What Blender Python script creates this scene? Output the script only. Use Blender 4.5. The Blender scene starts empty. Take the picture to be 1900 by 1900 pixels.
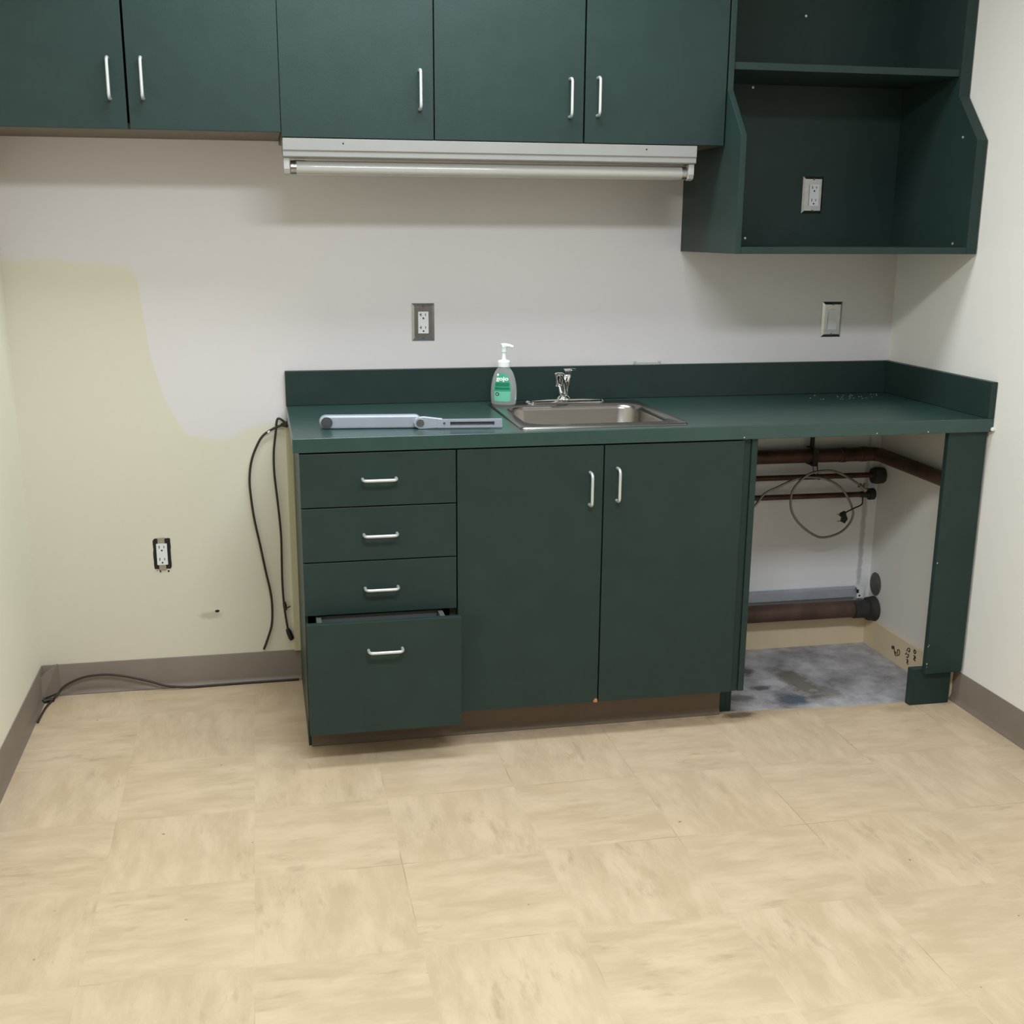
import bpy, bmesh, math, random
from mathutils import Vector, Matrix, noise
random.seed(7)
SC = bpy.context.scene
COL = SC.collection
PI = math.pi

# ------------------------------------------------------------------ camera
cam = bpy.data.cameras.new('camera')
cam_ob = bpy.data.objects.new('camera', cam)
COL.objects.link(cam_ob)
_r = Vector((0.98024, -0.19777, 0.00463)); _u = Vector((0.04475, 0.24444, 0.96863)); _f = Vector((0.1927, 0.94928, -0.24846))
M = Matrix(((_r.x, _u.x, -_f.x), (_r.y, _u.y, -_f.y), (_r.z, _u.z, -_f.z)))
cam_ob.matrix_world = Matrix.Translation((-0.07058, -3.65122, 1.40935)) @ M.to_4x4()
cam.sensor_width = 36.0
cam.lens = 2181.2 / 1900 * 36
cam.shift_x = (950 - 926.75) / 1900
cam.shift_y = (991.4 - 950) / 1900
cam.clip_start = 0.05
SC.camera = cam_ob

# ------------------------------------------------------------------ world, lights, exposure
W = bpy.data.worlds.new('world'); SC.world = W; W.use_nodes = True
W.node_tree.nodes['Background'].inputs[0].default_value = (0.80, 0.88, 1.0, 1)
W.node_tree.nodes['Background'].inputs[1].default_value = 0.05
SC.view_settings.view_transform = 'Standard'
SC.view_settings.look = 'None'
SC.view_settings.gamma = 1.0
SC.view_settings.use_curve_mapping = False
SC.view_settings.exposure = 0.0

def area(name, loc, sx, sy, power, color):
    l = bpy.data.lights.new(name, 'AREA'); l.shape = 'RECTANGLE'; l.size = sx; l.size_y = sy
    l.energy = power; l.color = color
    o = bpy.data.objects.new(name, l); COL.objects.link(o); o.location = loc
    return o
CEIL = 2.56
area('overhead_area_light', (0.35, -0.86, CEIL - 0.03), 1.2, 0.40, 27, (0.84, 0.93, 1.0))
area('overhead_area_light', (0.45, -2.55, CEIL - 0.03), 1.2, 0.35, 57, (0.86, 0.93, 1.0))
area('overhead_area_light', (0.60, -5.20, CEIL - 0.03), 1.2, 0.60, 9, (0.86, 0.93, 1.0))  # unseen lamp, added as weak frontal fill

# ------------------------------------------------------------------ helpers
class MB:
    """collects shapes of one mesh object, in world coordinates"""
    def __init__(s): s.bm = bmesh.new(); s.mi = 0
    def face(s, vs):
        try:
            f = s.bm.faces.new(vs); f.material_index = s.mi; return f
        except ValueError: return None
    def box(s, x0, x1, y0, y1, z0, z1):
        v = [s.bm.verts.new((x, y, z)) for z in (z0, z1) for y in (y0, y1) for x in (x0, x1)]
        for q in ((0,2,3,1),(4,5,7,6),(0,1,5,4),(2,6,7,3),(0,4,6,2),(1,3,7,5)): s.face([v[i] for i in q])
        return s
    def prism(s, poly, axis, a, b):
        """poly: 2-D outline; axis 'x': poly=(y,z), 'y': (x,z), 'z': (x,y)"""
        def mk(p, t):
            return {'x': (t, p[0], p[1]), 'y': (p[0], t, p[1]), 'z': (p[0], p[1], t)}[axis]
        A = [s.bm.verts.new(mk(p, a)) for p in poly]; B = [s.bm.verts.new(mk(p, b)) for p in poly]
        n = len(poly); s.face(A); s.face(B[::-1])
        for i in range(n): s.face([A[i], A[(i+1) % n], B[(i+1) % n], B[i]])
        return s
    def loft(s, rings, cap0=True, cap1=True):
        R = [[s.bm.verts.new(p) for p in r] for r in rings]; n = len(R[0])
        for a, b in zip(R, R[1:]):
            for i in range(n): s.face([a[i], a[(i+1) % n], b[(i+1) % n], b[i]])
        if cap0: s.face(R[0][::-1])
        if cap1: s.face(R[-1])
        return s
    def lathe(s, prof, c, n=32, axis='z', sx=1, sy=1, cap0=True, cap1=True):
        rings = []
        for r, h in prof:
            ring = []
            for k in range(n):
                t = 2*PI*k/n; a, b = r*math.cos(t)*sx, r*math.sin(t)*sy
                p = {'z': (a, b, h), 'y': (a, h, b), 'x': (h, a, b)}[axis]
                ring.append(Vector(c) + Vector(p))
            rings.append(ring)
        return s.loft(rings, cap0, cap1)
    def tube(s, pts, r, n=10, closed=False, rfun=None, smooth=0):
        pts = [Vector(p) for p in pts]
        if smooth: pts = catmull(pts, smooth)
        m = len(pts); rings = []; up = None
        for i, p in enumerate(pts):
            t = (pts[min(i+1, m-1)] - pts[max(i-1, 0)]).normalized()
            if up is None:
                up = Vector((0, 0, 1)) if abs(t.z) < .9 else Vector((0, 1, 0))
            sd = t.cross(up).normalized(); up = sd.cross(t).normalized()
            rr = rfun(i, m) if rfun else r
            rings.append([p + (sd*math.cos(2*PI*k/n) + up*math.sin(2*PI*k/n))*rr for k in range(n)])
        return s.loft(rings)

def catmull(P, k):
    out = []
    for i in range(len(P)-1):
        a = P[max(i-1, 0)]; b = P[i]; c = P[i+1]; d = P[min(i+2, len(P)-1)]
        for j in range(k):
            t = j/k
            out.append(0.5*((2*b) + (c-a)*t + (2*a-5*b+4*c-d)*t*t + (3*b-a-3*c+d)*t**3))
    out.append(P[-1]); return out

ORG = {}
def origin(o):
    return ORG.get(o.name, Vector((0, 0, 0))) if o else Vector((0, 0, 0))
def obj(name, mb, mats, parent=None, bevel=0, smooth=False, loc=None, seg=2):
    if not isinstance(mats, (list, tuple)): mats = [mats]
    me = bpy.data.meshes.new(name)
    bmesh.ops.recalc_face_normals(mb.bm, faces=mb.bm.faces)
    L = Vector(loc) if loc else origin(parent)
    for v in mb.bm.verts: v.co -= L
    mb.bm.to_mesh(me); mb.bm.free()
    for m in mats: me.materials.append(m)
    o = bpy.data.objects.new(name, me); COL.objects.link(o)
    o.location = L - origin(parent)
    ORG[o.name] = L
    if parent: o.parent = parent
    if smooth:
        for p in me.polygons: p.use_smooth = True
        if smooth != 'all':
            me.update()
            for e in me.edges: pass
            m = o.modifiers.new('split', 'EDGE_SPLIT'); m.split_angle = math.radians(38)
    if bevel:
        m = o.modifiers.new('bevel', 'BEVEL'); m.width = bevel; m.segments = seg; m.limit_method = 'ANGLE'; m.angle_limit = math.radians(40)
        m.harden_normals = False
    return o
def tag(o, label, cat, group=None):
    o['label'] = label; o['category'] = cat
    if group: o['group'] = group
    return o
def thing(name, loc, label, cat, group=None):
    o = bpy.data.objects.new(name, None); COL.objects.link(o); o.location = loc; o.empty_display_size = .05
    ORG[o.name] = Vector(loc)
    return tag(o, label, cat, group)
def struct(name, mb, mats, **k):
    o = obj(name, mb, mats, **k); o['kind'] = 'structure'; return o

# ------------------------------------------------------------------ materials
def srgb(r, g, b):
    f = lambda c: (c/255/12.92) if c/255 <= .04045 else ((c/255+.055)/1.055)**2.4
    return (f(r), f(g), f(b), 1)
def mat(name, col, rough=.5, metal=0, var=0, vscale=6, bump=0, bscale=200, spec=.5, trans=0, ior=1.45, coat=0, aniso=None):
    m = bpy.data.materials.new(name); m.use_nodes = True; nt = m.node_tree; b = nt.nodes['Principled BSDF']
    b.inputs['Base Color'].default_value = col; b.inputs['Roughness'].default_value = rough; b.inputs['Metallic'].default_value = metal
    b.inputs['Specular IOR Level'].default_value = spec; b.inputs['Transmission Weight'].default_value = trans; b.inputs['IOR'].default_value = ior
    b.inputs['Coat Weight'].default_value = coat
    tc = nt.nodes.new('ShaderNodeTexCoord')
    if var:
        n = nt.nodes.new('ShaderNodeTexNoise'); n.inputs['Scale'].default_value = vscale; n.inputs['Detail'].default_value = 5
        mp = nt.nodes.new('ShaderNodeMapping')
        if aniso: mp.inputs['Scale'].default_value = aniso
        nt.links.new(tc.outputs['Object'], mp.inputs[0]); nt.links.new(mp.outputs[0], n.inputs['Vector'])
        r = nt.nodes.new('ShaderNodeMapRange'); r.inputs[1].default_value = .3; r.inputs[2].default_value = .7
        r.inputs[3].default_value = 1-var; r.inputs[4].default_value = 1+var
        nt.links.new(n.outputs[0], r.inputs[0])
        mx = nt.nodes.new('ShaderNodeVectorMath'); mx.operation = 'SCALE'; mx.inputs[0].default_value = col[:3]
        nt.links.new(r.outputs[0], mx.inputs['Scale']); nt.links.new(mx.outputs[0], b.inputs['Base Color'])
    if bump:
        n = nt.nodes.new('ShaderNodeTexNoise'); n.inputs['Scale'].default_value = bscale; n.inputs['Detail'].default_value = 3
        nt.links.new(tc.outputs['Object'], n.inputs['Vector'])
        bp = nt.nodes.new('ShaderNodeBump'); bp.inputs['Strength'].default_value = bump; bp.inputs['Distance'].default_value = .002
        nt.links.new(n.outputs[0], bp.inputs['Height']); nt.links.new(bp.outputs[0], b.inputs['Normal'])
    return m

class NT:
    def __init__(s, name):
        s.m = bpy.data.materials.new(name); s.m.use_nodes = True; s.t = s.m.node_tree; s.b = s.t.nodes['Principled BSDF']
        s.tc = s.t.nodes.new('ShaderNodeTexCoord')
        sp = s.t.nodes.new('ShaderNodeSeparateXYZ'); s.t.links.new(s.tc.outputs['Object'], sp.inputs[0])
        s.x, s.y, s.z = sp.outputs
    def put(s, sock, v):
        if hasattr(v, 'is_output') or isinstance(v, bpy.types.NodeSocket): s.t.links.new(v, sock)
        else: sock.default_value = v
    def math(s, op, a, b=0, c=0, clamp=False):
        n = s.t.nodes.new('ShaderNodeMath'); n.operation = op; n.use_clamp = clamp
        s.put(n.inputs[0], a); s.put(n.inputs[1], b); s.put(n.inputs[2], c); return n.outputs[0]
    def vec(s, x, y, z):
        n = s.t.nodes.new('ShaderNodeCombineXYZ'); s.put(n.inputs[0], x); s.put(n.inputs[1], y); s.put(n.inputs[2], z); return n.outputs[0]
    def noise(s, v, scale, detail=4, rough=.5):
        n = s.t.nodes.new('ShaderNodeTexNoise'); s.put(n.inputs['Vector'], v); n.inputs['Scale'].default_value = scale
        n.inputs['Detail'].default_value = detail; n.inputs['Roughness'].default_value = rough; return n.outputs[0]
    def rng(s, v, a, b, c=0, d=1):
        n = s.t.nodes.new('ShaderNodeMapRange'); s.put(n.inputs[0], v)
        for i, q in enumerate((a, b, c, d)): n.inputs[i+1].default_value = q
        return n.outputs[0]
    def mix(s, f, a, b):
        n = s.t.nodes.new('ShaderNodeMix'); n.data_type = 'RGBA'; s.put(n.inputs[0], f); s.put(n.inputs[6], a); s.put(n.inputs[7], b); return n.outputs[2]
    def bump(s, h, st, dist=.002):
        n = s.t.nodes.new('ShaderNodeBump'); n.inputs['Strength'].default_value = st; n.inputs['Distance'].default_value = dist
        s.put(n.inputs['Height'], h); s.t.links.new(n.outputs[0], s.b.inputs['Normal'])
    def blob(s, cx, cz, rx, rz, coord='xz', ns=.35, nscale=40):
        a = s.x if coord[0] == 'x' else s.y; b = s.z if coord[1] == 'z' else s.y
        u = s.math('DIVIDE', s.math('SUBTRACT', a, cx), rx); w = s.math('DIVIDE', s.math('SUBTRACT', b, cz), rz)
        d = s.math('SQRT', s.math('ADD', s.math('MULTIPLY', u, u), s.math('MULTIPLY', w, w)))
        n = s.noise(s.tc.outputs['Object'], nscale, 5, .7)
        d = s.math('ADD', d, s.math('MULTIPLY', s.math('SUBTRACT', n, .5), ns*4))
        return s.rng(d, .6, 1.2, 1, 0)

GREEN = srgb(40, 57, 54)
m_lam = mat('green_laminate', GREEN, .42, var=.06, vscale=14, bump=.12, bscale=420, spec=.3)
m_top = mat('green_counter_laminate', srgb(48, 74, 69), .26, var=.05, vscale=20, bump=.05, bscale=500, spec=.6)  # slab sheen partly put into a lighter base than the upstand's laminate
m_lam_edge = mat('worn_green_edge', srgb(96, 118, 112), .45, var=.08)
m_dark = mat('dark_interior', srgb(34, 38, 36), .8)
m_cream_side = mat('cream_melamine', srgb(196, 190, 160), .5, var=.02)
m_box = mat('grey_drawer_box', srgb(88, 92, 88), .5)
m_handle = mat('satin_aluminium', srgb(216, 220, 220), .38, metal=.6)
m_steel = mat('brushed_steel', srgb(150, 145, 140), .27, metal=1, var=.05, vscale=30, aniso=(1, 1, 14))
m_chrome = mat('chrome', srgb(225, 226, 228), .07, metal=1)
m_plate = mat('steel_wall_plate', srgb(176, 176, 176), .28, metal=1, var=.06, vscale=60)
m_white = mat('white_plastic', srgb(228, 230, 230), .35)
m_slot = mat('dark_slot', srgb(28, 28, 28), .6)
m_white_metal = mat('white_enamel', srgb(150, 149, 146), .35, var=.03, vscale=12)
m_tube = mat('fluorescent_glass', srgb(178, 176, 171), .16, coat=.6)
m_socket = mat('lampholder_plastic', srgb(172, 170, 166), .35)
m_vinyl = mat('taupe_vinyl', srgb(128, 116, 104), .42, var=.05, vscale=8)
m_kickvinyl = mat('brown_vinyl', srgb(104, 89, 74), .45, var=.05, vscale=8)
m_beige = mat('beige_board', srgb(236, 216, 182), .6, var=.04, vscale=10)
m_black = mat('black_rubber', srgb(30, 27, 22), .45)
m_cable = mat('dark_brown_cable', srgb(52, 44, 34), .5)
m_copper = mat('tarnished_copper', srgb(84, 60, 50), .5, metal=.3, var=.35, vscale=18, bump=.3, bscale=80)
m_iron = mat('brown_iron_pipe', srgb(92, 72, 62), .6, metal=.2, var=.3, vscale=14, bump=.4, bscale=90)
m_iron_dark = mat('dark_pipe_sleeve', srgb(52, 50, 48), .7, var=.3, vscale=30)
m_flex = mat('braided_steel', srgb(150, 146, 134), .38, metal=.7)
m_copper_lt = mat('light_solder', srgb(120, 96, 80), .5, metal=.4)
m_brass = mat('brass', srgb(190, 170, 90), .3, metal=1)
m_chip = mat('raw_particle_board', srgb(176, 120, 78), .9, var=.3, vscale=120)
m_grey_metal = mat('galvanised_metal', srgb(176, 182, 194), .45, metal=.25, var=.08, vscale=16)
m_alu = mat('silver_painted_arm', srgb(186, 192, 206), .36, metal=.45, var=.04, vscale=30)
m_alu_dark = mat('dark_grey_pivot', srgb(92, 94, 98), .4, metal=.5)
m_marker = mat('dark_marker_ink', srgb(58, 44, 34), .8)
m_caulk = mat('white_caulk', srgb(228, 226, 218), .6)
m_pump = mat('translucent_white_plastic', srgb(244, 250, 248), .35)
m_clear = mat('clear_plastic', srgb(236, 242, 240), .10, trans=.72, ior=1.3)
m_label = mat('green_label', srgb(52, 160, 124), .4)
m_label_pale = mat('pale_green_label', srgb(112, 196, 166), .4)
m_label_dark = mat('dark_green_label', srgb(24, 118, 84), .4)
m_label_black = mat('blackish_green_label', srgb(20, 66, 54), .4)
m_label_white = mat('white_label_ink', srgb(240, 246, 244), .5)
m_clearp = mat('clear_film', srgb(235, 235, 232), .15, trans=.75, ior=1.4)

def wall_mat(name, base, cream_edge=None, nook=False):
    t = NT(name); big = t.noise(t.tc.outputs['Object'], 1.3, 3)
    col = t.mix(t.rng(big, .3, .7), base, tuple(c*.96 for c in base[:3]) + (1,))
    if cream_edge:
        fc = t.t.nodes.new('ShaderNodeFloatCurve'); c = fc.mapping.curves[0]
        pts = cream_edge
        fn = [((x+.8)/1.0, z/1.5) for x, z in pts]
        c.points[0].location = fn[0]; c.points[1].location = fn[-1]
        for p in fn[1:-1]: c.points.new(*p)
        for p in c.points: p.handle_type = 'VECTOR'
        fc.mapping.update()
        t.put(fc.inputs['Value'], t.math('ADD', t.x, .8))
        f = t.math('MULTIPLY', fc.outputs[0], 1.5)
        wob = t.math('MULTIPLY', t.math('SUBTRACT', t.noise(t.tc.outputs['Object'], 9, 4), .5), .045)
        d = t.math('ADD', t.math('SUBTRACT', f, t.z), wob)
        m1 = t.rng(d, -.008, .012)
        m2 = t.rng(t.x, .18, .2, 1, 0)
        col = t.mix(t.math('MULTIPLY', m1, m2), col, srgb(219, 214, 196))
        # scuffs beside the small hole
        sc = t.blob(-.262, .232, .035, .012, 'xz', .4, 50)
        col = t.mix(t.math('MULTIPLY', sc, .35), col, srgb(140, 128, 108))
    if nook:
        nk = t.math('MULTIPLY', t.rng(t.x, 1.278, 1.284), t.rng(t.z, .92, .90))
        col = t.mix(nk, col, srgb(242, 242, 244))  # whiter bay paint, lightened further to lift the shaded bay
        sc = t.blob(1.965, .42, .010, .42, 'xz', .5, 30)  # corner shadow with rough tape, painted as a dark vertical strip
        col = t.mix(t.math('MULTIPLY', sc, .45), col, srgb(120, 114, 102))
    t.put(t.b.inputs['Base Color'], col); t.b.inputs['Roughness'].default_value = .62; t.b.inputs['Specular IOR Level'].default_value = .35
    t.bump(t.noise(t.tc.outputs['Object'], 260, 3), .12, .001)
    return t.m
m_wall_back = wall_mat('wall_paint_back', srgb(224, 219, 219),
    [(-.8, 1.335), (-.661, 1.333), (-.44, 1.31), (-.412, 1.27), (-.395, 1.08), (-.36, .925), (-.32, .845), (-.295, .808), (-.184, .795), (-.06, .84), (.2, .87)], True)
m_wall_left = wall_mat('wall_paint_left', srgb(240, 237, 218))
m_wall_right = wall_mat('wall_paint_right', srgb(240, 236, 229))
m_ceiling = wall_mat('ceiling_paint', srgb(200, 198, 192))
m_wall_front = wall_mat('wall_paint_front', srgb(120, 116, 108))

def floor_mat():
    t = NT('vinyl_tile'); S = .3335
    u = t.math('DIVIDE', t.math('ADD', t.x, .1355), S); v = t.math('DIVIDE', t.math('ADD', t.y, 1.222), S)
    iu = t.math('FLOOR', u); iv = t.math('FLOOR', v); fu = t.math('FRACT', u); fv = t.math('FRACT', v)
    par = t.math('MODULO', t.math('ADD', t.math('ADD', iu, iv), 200), 2)
    par = t.math('GREATER_THAN', par, .5)
    wn = t.t.nodes.new('ShaderNodeTexWhiteNoise'); t.put(wn.inputs[0], t.vec(iu, iv, 3)); off = t.math('MULTIPLY', wn.outputs[0], 37)
    ipar = t.math('SUBTRACT', 1, par)
    # along = axis of the streaks in this tile
    al = t.math('ADD', t.math('MULTIPLY', t.y, par), t.math('MULTIPLY', t.x, ipar))
    ac = t.math('ADD', t.math('MULTIPLY', t.x, par), t.math('MULTIPLY', t.y, ipar))
    warp = t.math('MULTIPLY', t.math('SUBTRACT', t.noise(t.tc.outputs['Object'], 14, 3), .5), .012)
    ac = t.math('ADD', ac, warp)
    V = t.vec(t.math('MULTIPLY', al, 9), t.math('MULTIPLY', ac, 30), off)
    n1 = t.noise(V, 1.0, 7, .72)
    V0 = t.vec(t.math('MULTIPLY', al, 5), t.math('MULTIPLY', ac, 13), t.math('ADD', off, 5))
    n0 = t.noise(V0, 1.0, 3, .5)
    n1 = t.math('ADD', t.math('MULTIPLY', n1, .55), t.math('MULTIPLY', n0, .45))
    V2 = t.vec(t.math('MULTIPLY', al, 12), t.math('MULTIPLY', ac, 40), t.math('ADD', off, 11))
    n2 = t.noise(V2, 1.0, 6, .65)
    base = t.mix(t.rng(n1, .42, .60), srgb(194, 172, 142), srgb(211, 189, 160))
    msk = t.rng(t.noise(t.tc.outputs['Object'], 5, 2), .48, .6)
    dark = t.math('MULTIPLY', t.math('MULTIPLY', t.rng(n2, .54, .66), msk), .42)
    col = t.mix(dark, base, srgb(160, 138, 112))
    fine = t.noise(t.tc.outputs['Object'], 90, 4, .7)
    col = t.mix(t.math('MULTIPLY', t.rng(fine, .55, .8), .16), col, srgb(170, 148, 120))
    blot = t.noise(t.tc.outputs['Object'], 3.0, 3)
    col = t.mix(t.math('MULTIPLY', t.rng(blot, .4, .7), .25), col, srgb(214, 186, 156))
    # seams, fading in and out
    def seam(f):
        a = t.math('ABSOLUTE', t.math('SUBTRACT', f, .5)); return t.rng(a, .4950, .4982)
    sm = t.math('MAXIMUM', seam(fu), seam(fv))
    fade = t.rng(t.noise(t.tc.outputs['Object'], 3.1, 2), .53, .62, .02, .6)
    col = t.mix(t.math('MULTIPLY', sm, t.math('MULTIPLY', fade, .75)), col, srgb(122, 100, 76))
    # grime along the cabinet front and a brown stain at the corner of the bare patch
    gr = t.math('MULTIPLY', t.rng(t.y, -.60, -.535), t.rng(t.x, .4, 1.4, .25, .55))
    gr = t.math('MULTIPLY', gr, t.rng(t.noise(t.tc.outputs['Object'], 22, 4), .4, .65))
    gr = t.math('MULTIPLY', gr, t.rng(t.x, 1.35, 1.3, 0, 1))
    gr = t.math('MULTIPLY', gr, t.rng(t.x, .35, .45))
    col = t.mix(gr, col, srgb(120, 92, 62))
    st = t.blob(1.30, -.552, .055, .022, 'xy', .45, 45)
    col = t.mix(t.math('MULTIPLY', st, .8), col, srgb(96, 74, 54))
    st = t.blob(1.80, -.60, .05, .03, 'xy', .5, 30)
    col = t.mix(t.math('MULTIPLY', st, .3), col, srgb(140, 112, 84))
    # small dark specks
    sp = t.rng(t.noise(t.tc.outputs['Object'], 24, 2), .755, .77)
    col = t.mix(t.math('MULTIPLY', sp, .6), col, srgb(110, 88, 66))
    t.put(t.b.inputs['Base Color'], col); t.b.inputs['Roughness'].default_value = .42; t.b.inputs['Specular IOR Level'].default_value = .4
    t.bump(n1, .05, .001)
    return t.m
def concrete_mat():
    t = NT('bare_concrete'); O = t.tc.outputs['Object']
    n = t.noise(O, 7, 7, .65); col = t.mix(t.rng(n, .36, .62), srgb(138, 136, 141), srgb(208, 204, 208))
    n2 = t.noise(O, 22, 6, .7); col = t.mix(t.math('MULTIPLY', t.rng(n2, .52, .7), .5), col, srgb(190, 190, 194))
    for cx, cy, rx, ry, c, k in ((1.44, -.20, .06, .045, srgb(56, 54, 56), .8), (1.46, -.35, .035, .02, srgb(48, 46, 50), .7), (1.60, -.32, .05, .15, srgb(112, 102, 88), .8),
                                 (1.52, -.46, .05, .05, srgb(84, 98, 112), .9), (1.66, -.42, .04, .06, srgb(118, 108, 96), .6), (1.36, -.42, .05, .03, srgb(92, 92, 90), .7)):
        col = t.mix(t.math('MULTIPLY', t.blob(cx, cy, rx, ry, 'xy', .45, 26), k), col, c)
    t.put(t.b.inputs['Base Color'], col); t.b.inputs['Roughness'].default_value = .7
    t.bump(n2, .4, .003)
    return t.m
m_floor = floor_mat(); m_conc = concrete_mat()

# ------------------------------------------------------------------ room
XL, XR, YB = -.781, 2.008, -7.5
b = MB()
b.mi = 1; b.box(XL-.1, XR+.1, YB-.1, .1, -.10, -.004)
b.mi = 0; b.prism([(XL, YB), (XR, YB), (XR, -.548), (1.70, -.552), (1.60, -.546), (1.44, -.532), (1.275, -.525), (1.275, 0), (XL, 0)], 'z', -.0045, 0)
struct('floor', b, [m_floor, m_conc])
b = MB(); b.box(XL-.1, XR+.1, YB-.1, .1, CEIL, CEIL+.1); struct('ceiling', b, m_ceiling)
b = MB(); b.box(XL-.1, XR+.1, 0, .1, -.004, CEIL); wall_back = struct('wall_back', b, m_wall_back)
b = MB(); b.box(XL-.1, XL, YB, 0, -.004, CEIL); struct('wall_left', b, m_wall_left)
b = MB(); b.box(XR, XR+.1, YB, 0, -.004, CEIL); wall_right = struct('wall_right', b, m_wall_right)
b = MB(); b.box(XL-.1, XR+.1, YB-.1, YB, -.004, CEIL); struct('wall_front', b, m_wall_front)
# small dark hole in the cream wall and the round patch beside the drain pipe
b = MB(); b.lathe([(.006, -.0008), (.006, .001)], (-.240, 0, .245), 12, 'y', 1.2, .7); obj('wall_hole', b, m_slot, wall_back)
b = MB(); b.lathe([(.036, -.003), (.034, 0.002)], (XR, -.045, .224), 28, 'x', 1, 1.15); obj('round_wall_patch', b, mat('grey_patch', srgb(96, 94, 92), .8, var=.3, vscale=40), wall_right)

def cove(path_axis, a, c, wallpos, sgn, h=.1, foot=.013, t=.004):
    """vinyl cove base profile; extruded along x (on a y-wall) or y (on an x-wall)"""
    pr = [(0, 0), (foot, 0), (foot, .003), (t+.004, .009), (t, .018), (t, h-.002), (t-.0015, h), (0, h)]
    b = MB(); b.prism([(wallpos + sgn*p[0], p[1]) for p in pr], path_axis, a, c); return b
struct('baseboard_back', cove('x', XL+.004, .030, 0, -1), m_vinyl, smooth=True)
struct('baseboard_left', cove('y', YB, -.004, XL, 1), m_vinyl, smooth=True)
struct('baseboard_right', cove('y', YB, -.557, XR, -1), m_vinyl, smooth=True)
# loose corner flap of the vinyl base at the left corner
b = MB(); b.loft([[(-.7765, -.058, .012), (-.729, -.0055, .012), (-.731, -.0050, .012), (-.7785, -.056, .012)],
                  [(-.7765, -.046, .078), (-.731, -.0055, .104), (-.733, -.0050, .104), (-.7785, -.044, .078)]])
struct('trim_1', b, m_vinyl)
# beige boards in the open bay
b = MB(); b.box(1.29, XR-.010, -.010, 0, -.004, .095); struct('trim_2', b, m_beige, bevel=.001)
b = MB(); b.box(XR-.010, XR, -.556, 0, -.004, .095); t3 = struct('trim_3', b, m_beige, bevel=.001)
# marker writing on the beige side board
def stroke(name, pts, parent):
    b = MB(); x = XR-.0108
    for s in pts: b.tube([(x, p[0], p[1]) for p in s], .0016, 6, smooth=3)
    obj(name, b, m_marker, parent)
stroke('marker_writing', [[(-.205, .052), (-.213, .046), (-.205, .042), (-.203, .050)], [(-.214, .055), (-.226, .030)], [(-.222, .036), (-.230, .038), (-.228, .028), (-.236, .026)],
    [(-.240, .050), (-.240, .032), (-.252, .036), (-.252, .050), (-.243, .052)]], t3)
stroke('marker_writing', [[(-.302, .078), (-.296, .066)], [(-.306, .080), (-.314, .078), (-.312, .068), (-.305, .070)], [(-.297, .060), (-.290, .052)], [(-.300, .055), (-.310, .058), (-.306, .046), (-.298, .046)],
    [(-.300, .038), (-.310, .034), (-.304, .028), (-.312, .024)], [(-.308, .040), (-.303, .026)]], t3)
stroke('marker_writing', [[(-.340, .086), (-.350, .082), (-.346, .074), (-.338, .078), (-.340, .086)], [(-.340, .066), (-.352, .062), (-.344, .056), (-.352, .050)], [(-.348, .068), (-.342, .052)]], t3)

# ------------------------------------------------------------------ handles
def handle(cx, y, cz, L, vertical, parent, out=.028):
    b = MB(); h = L/2; r = .012
    prof = [(-h, 0), (-h, -out+r), (-h+r*.3, -out+r*.3), (-h+r, -out), (0, -out), (h-r, -out), (h-r*.3, -out+r*.3), (h, -out+r), (h, 0)]
    pts = [((cx, y+q, cz+p) if vertical else (cx+p, y+q, cz)) for p, q in prof]
    n = 0
    b.tube(pts, .0042, 10, smooth=4)
    return obj('handle', b, m_handle, parent, smooth=True)

# ------------------------------------------------------------------ base cabinets
YD, YC, TH = -.6172, -.598, .019
ZT = .853
cab = thing('drawer_cabinet', (.21, -.3, 0), 'green base cabinet of four drawers at left end of counter, bottom drawer pulled open', 'cabinet')
b = MB(); b.box(.410, .427, -.598, -.004, .1, ZT); b.box(.022, .41, -.598, -.004, .1, .117); b.box(.022, .41, -.012, -.004, .117, ZT)
b.box(.022, .41, -.598, -.57, .834, ZT)
obj('carcass', b, m_dark, cab)
b = MB(); b.prism([(-.016, .0), (-.53, .0), (-.53, .1), (-.598, .1), (-.598, ZT), (-.016, ZT)], 'x', .0158, .0238)
obj('side_panel', b, m_lam, cab)
b = MB(); b.box(-.004, .030, -.014, 0, .1005, ZT); struct('trim_4', b, m_cream_side, bevel=.001)
b = cove('x', .024, .4285, -.530, -1, .098, .010, .003); b.box(.024, .4285, -.530, -.515, 0, .098); obj('toe_kick', b, m_kickvinyl, cab)
zs = [ZT, .7074, .5593, .411]
for i in range(3):
    b = MB(); b.box(.0158, .4262, YD, YD+TH, zs[i+1]+.0015, zs[i]-.0015)
    d = obj('drawer', b, m_lam, cab, bevel=.0012)
    handle(.222, YD, (.7815, .6315, .483)[i], .088, False, d)
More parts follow.
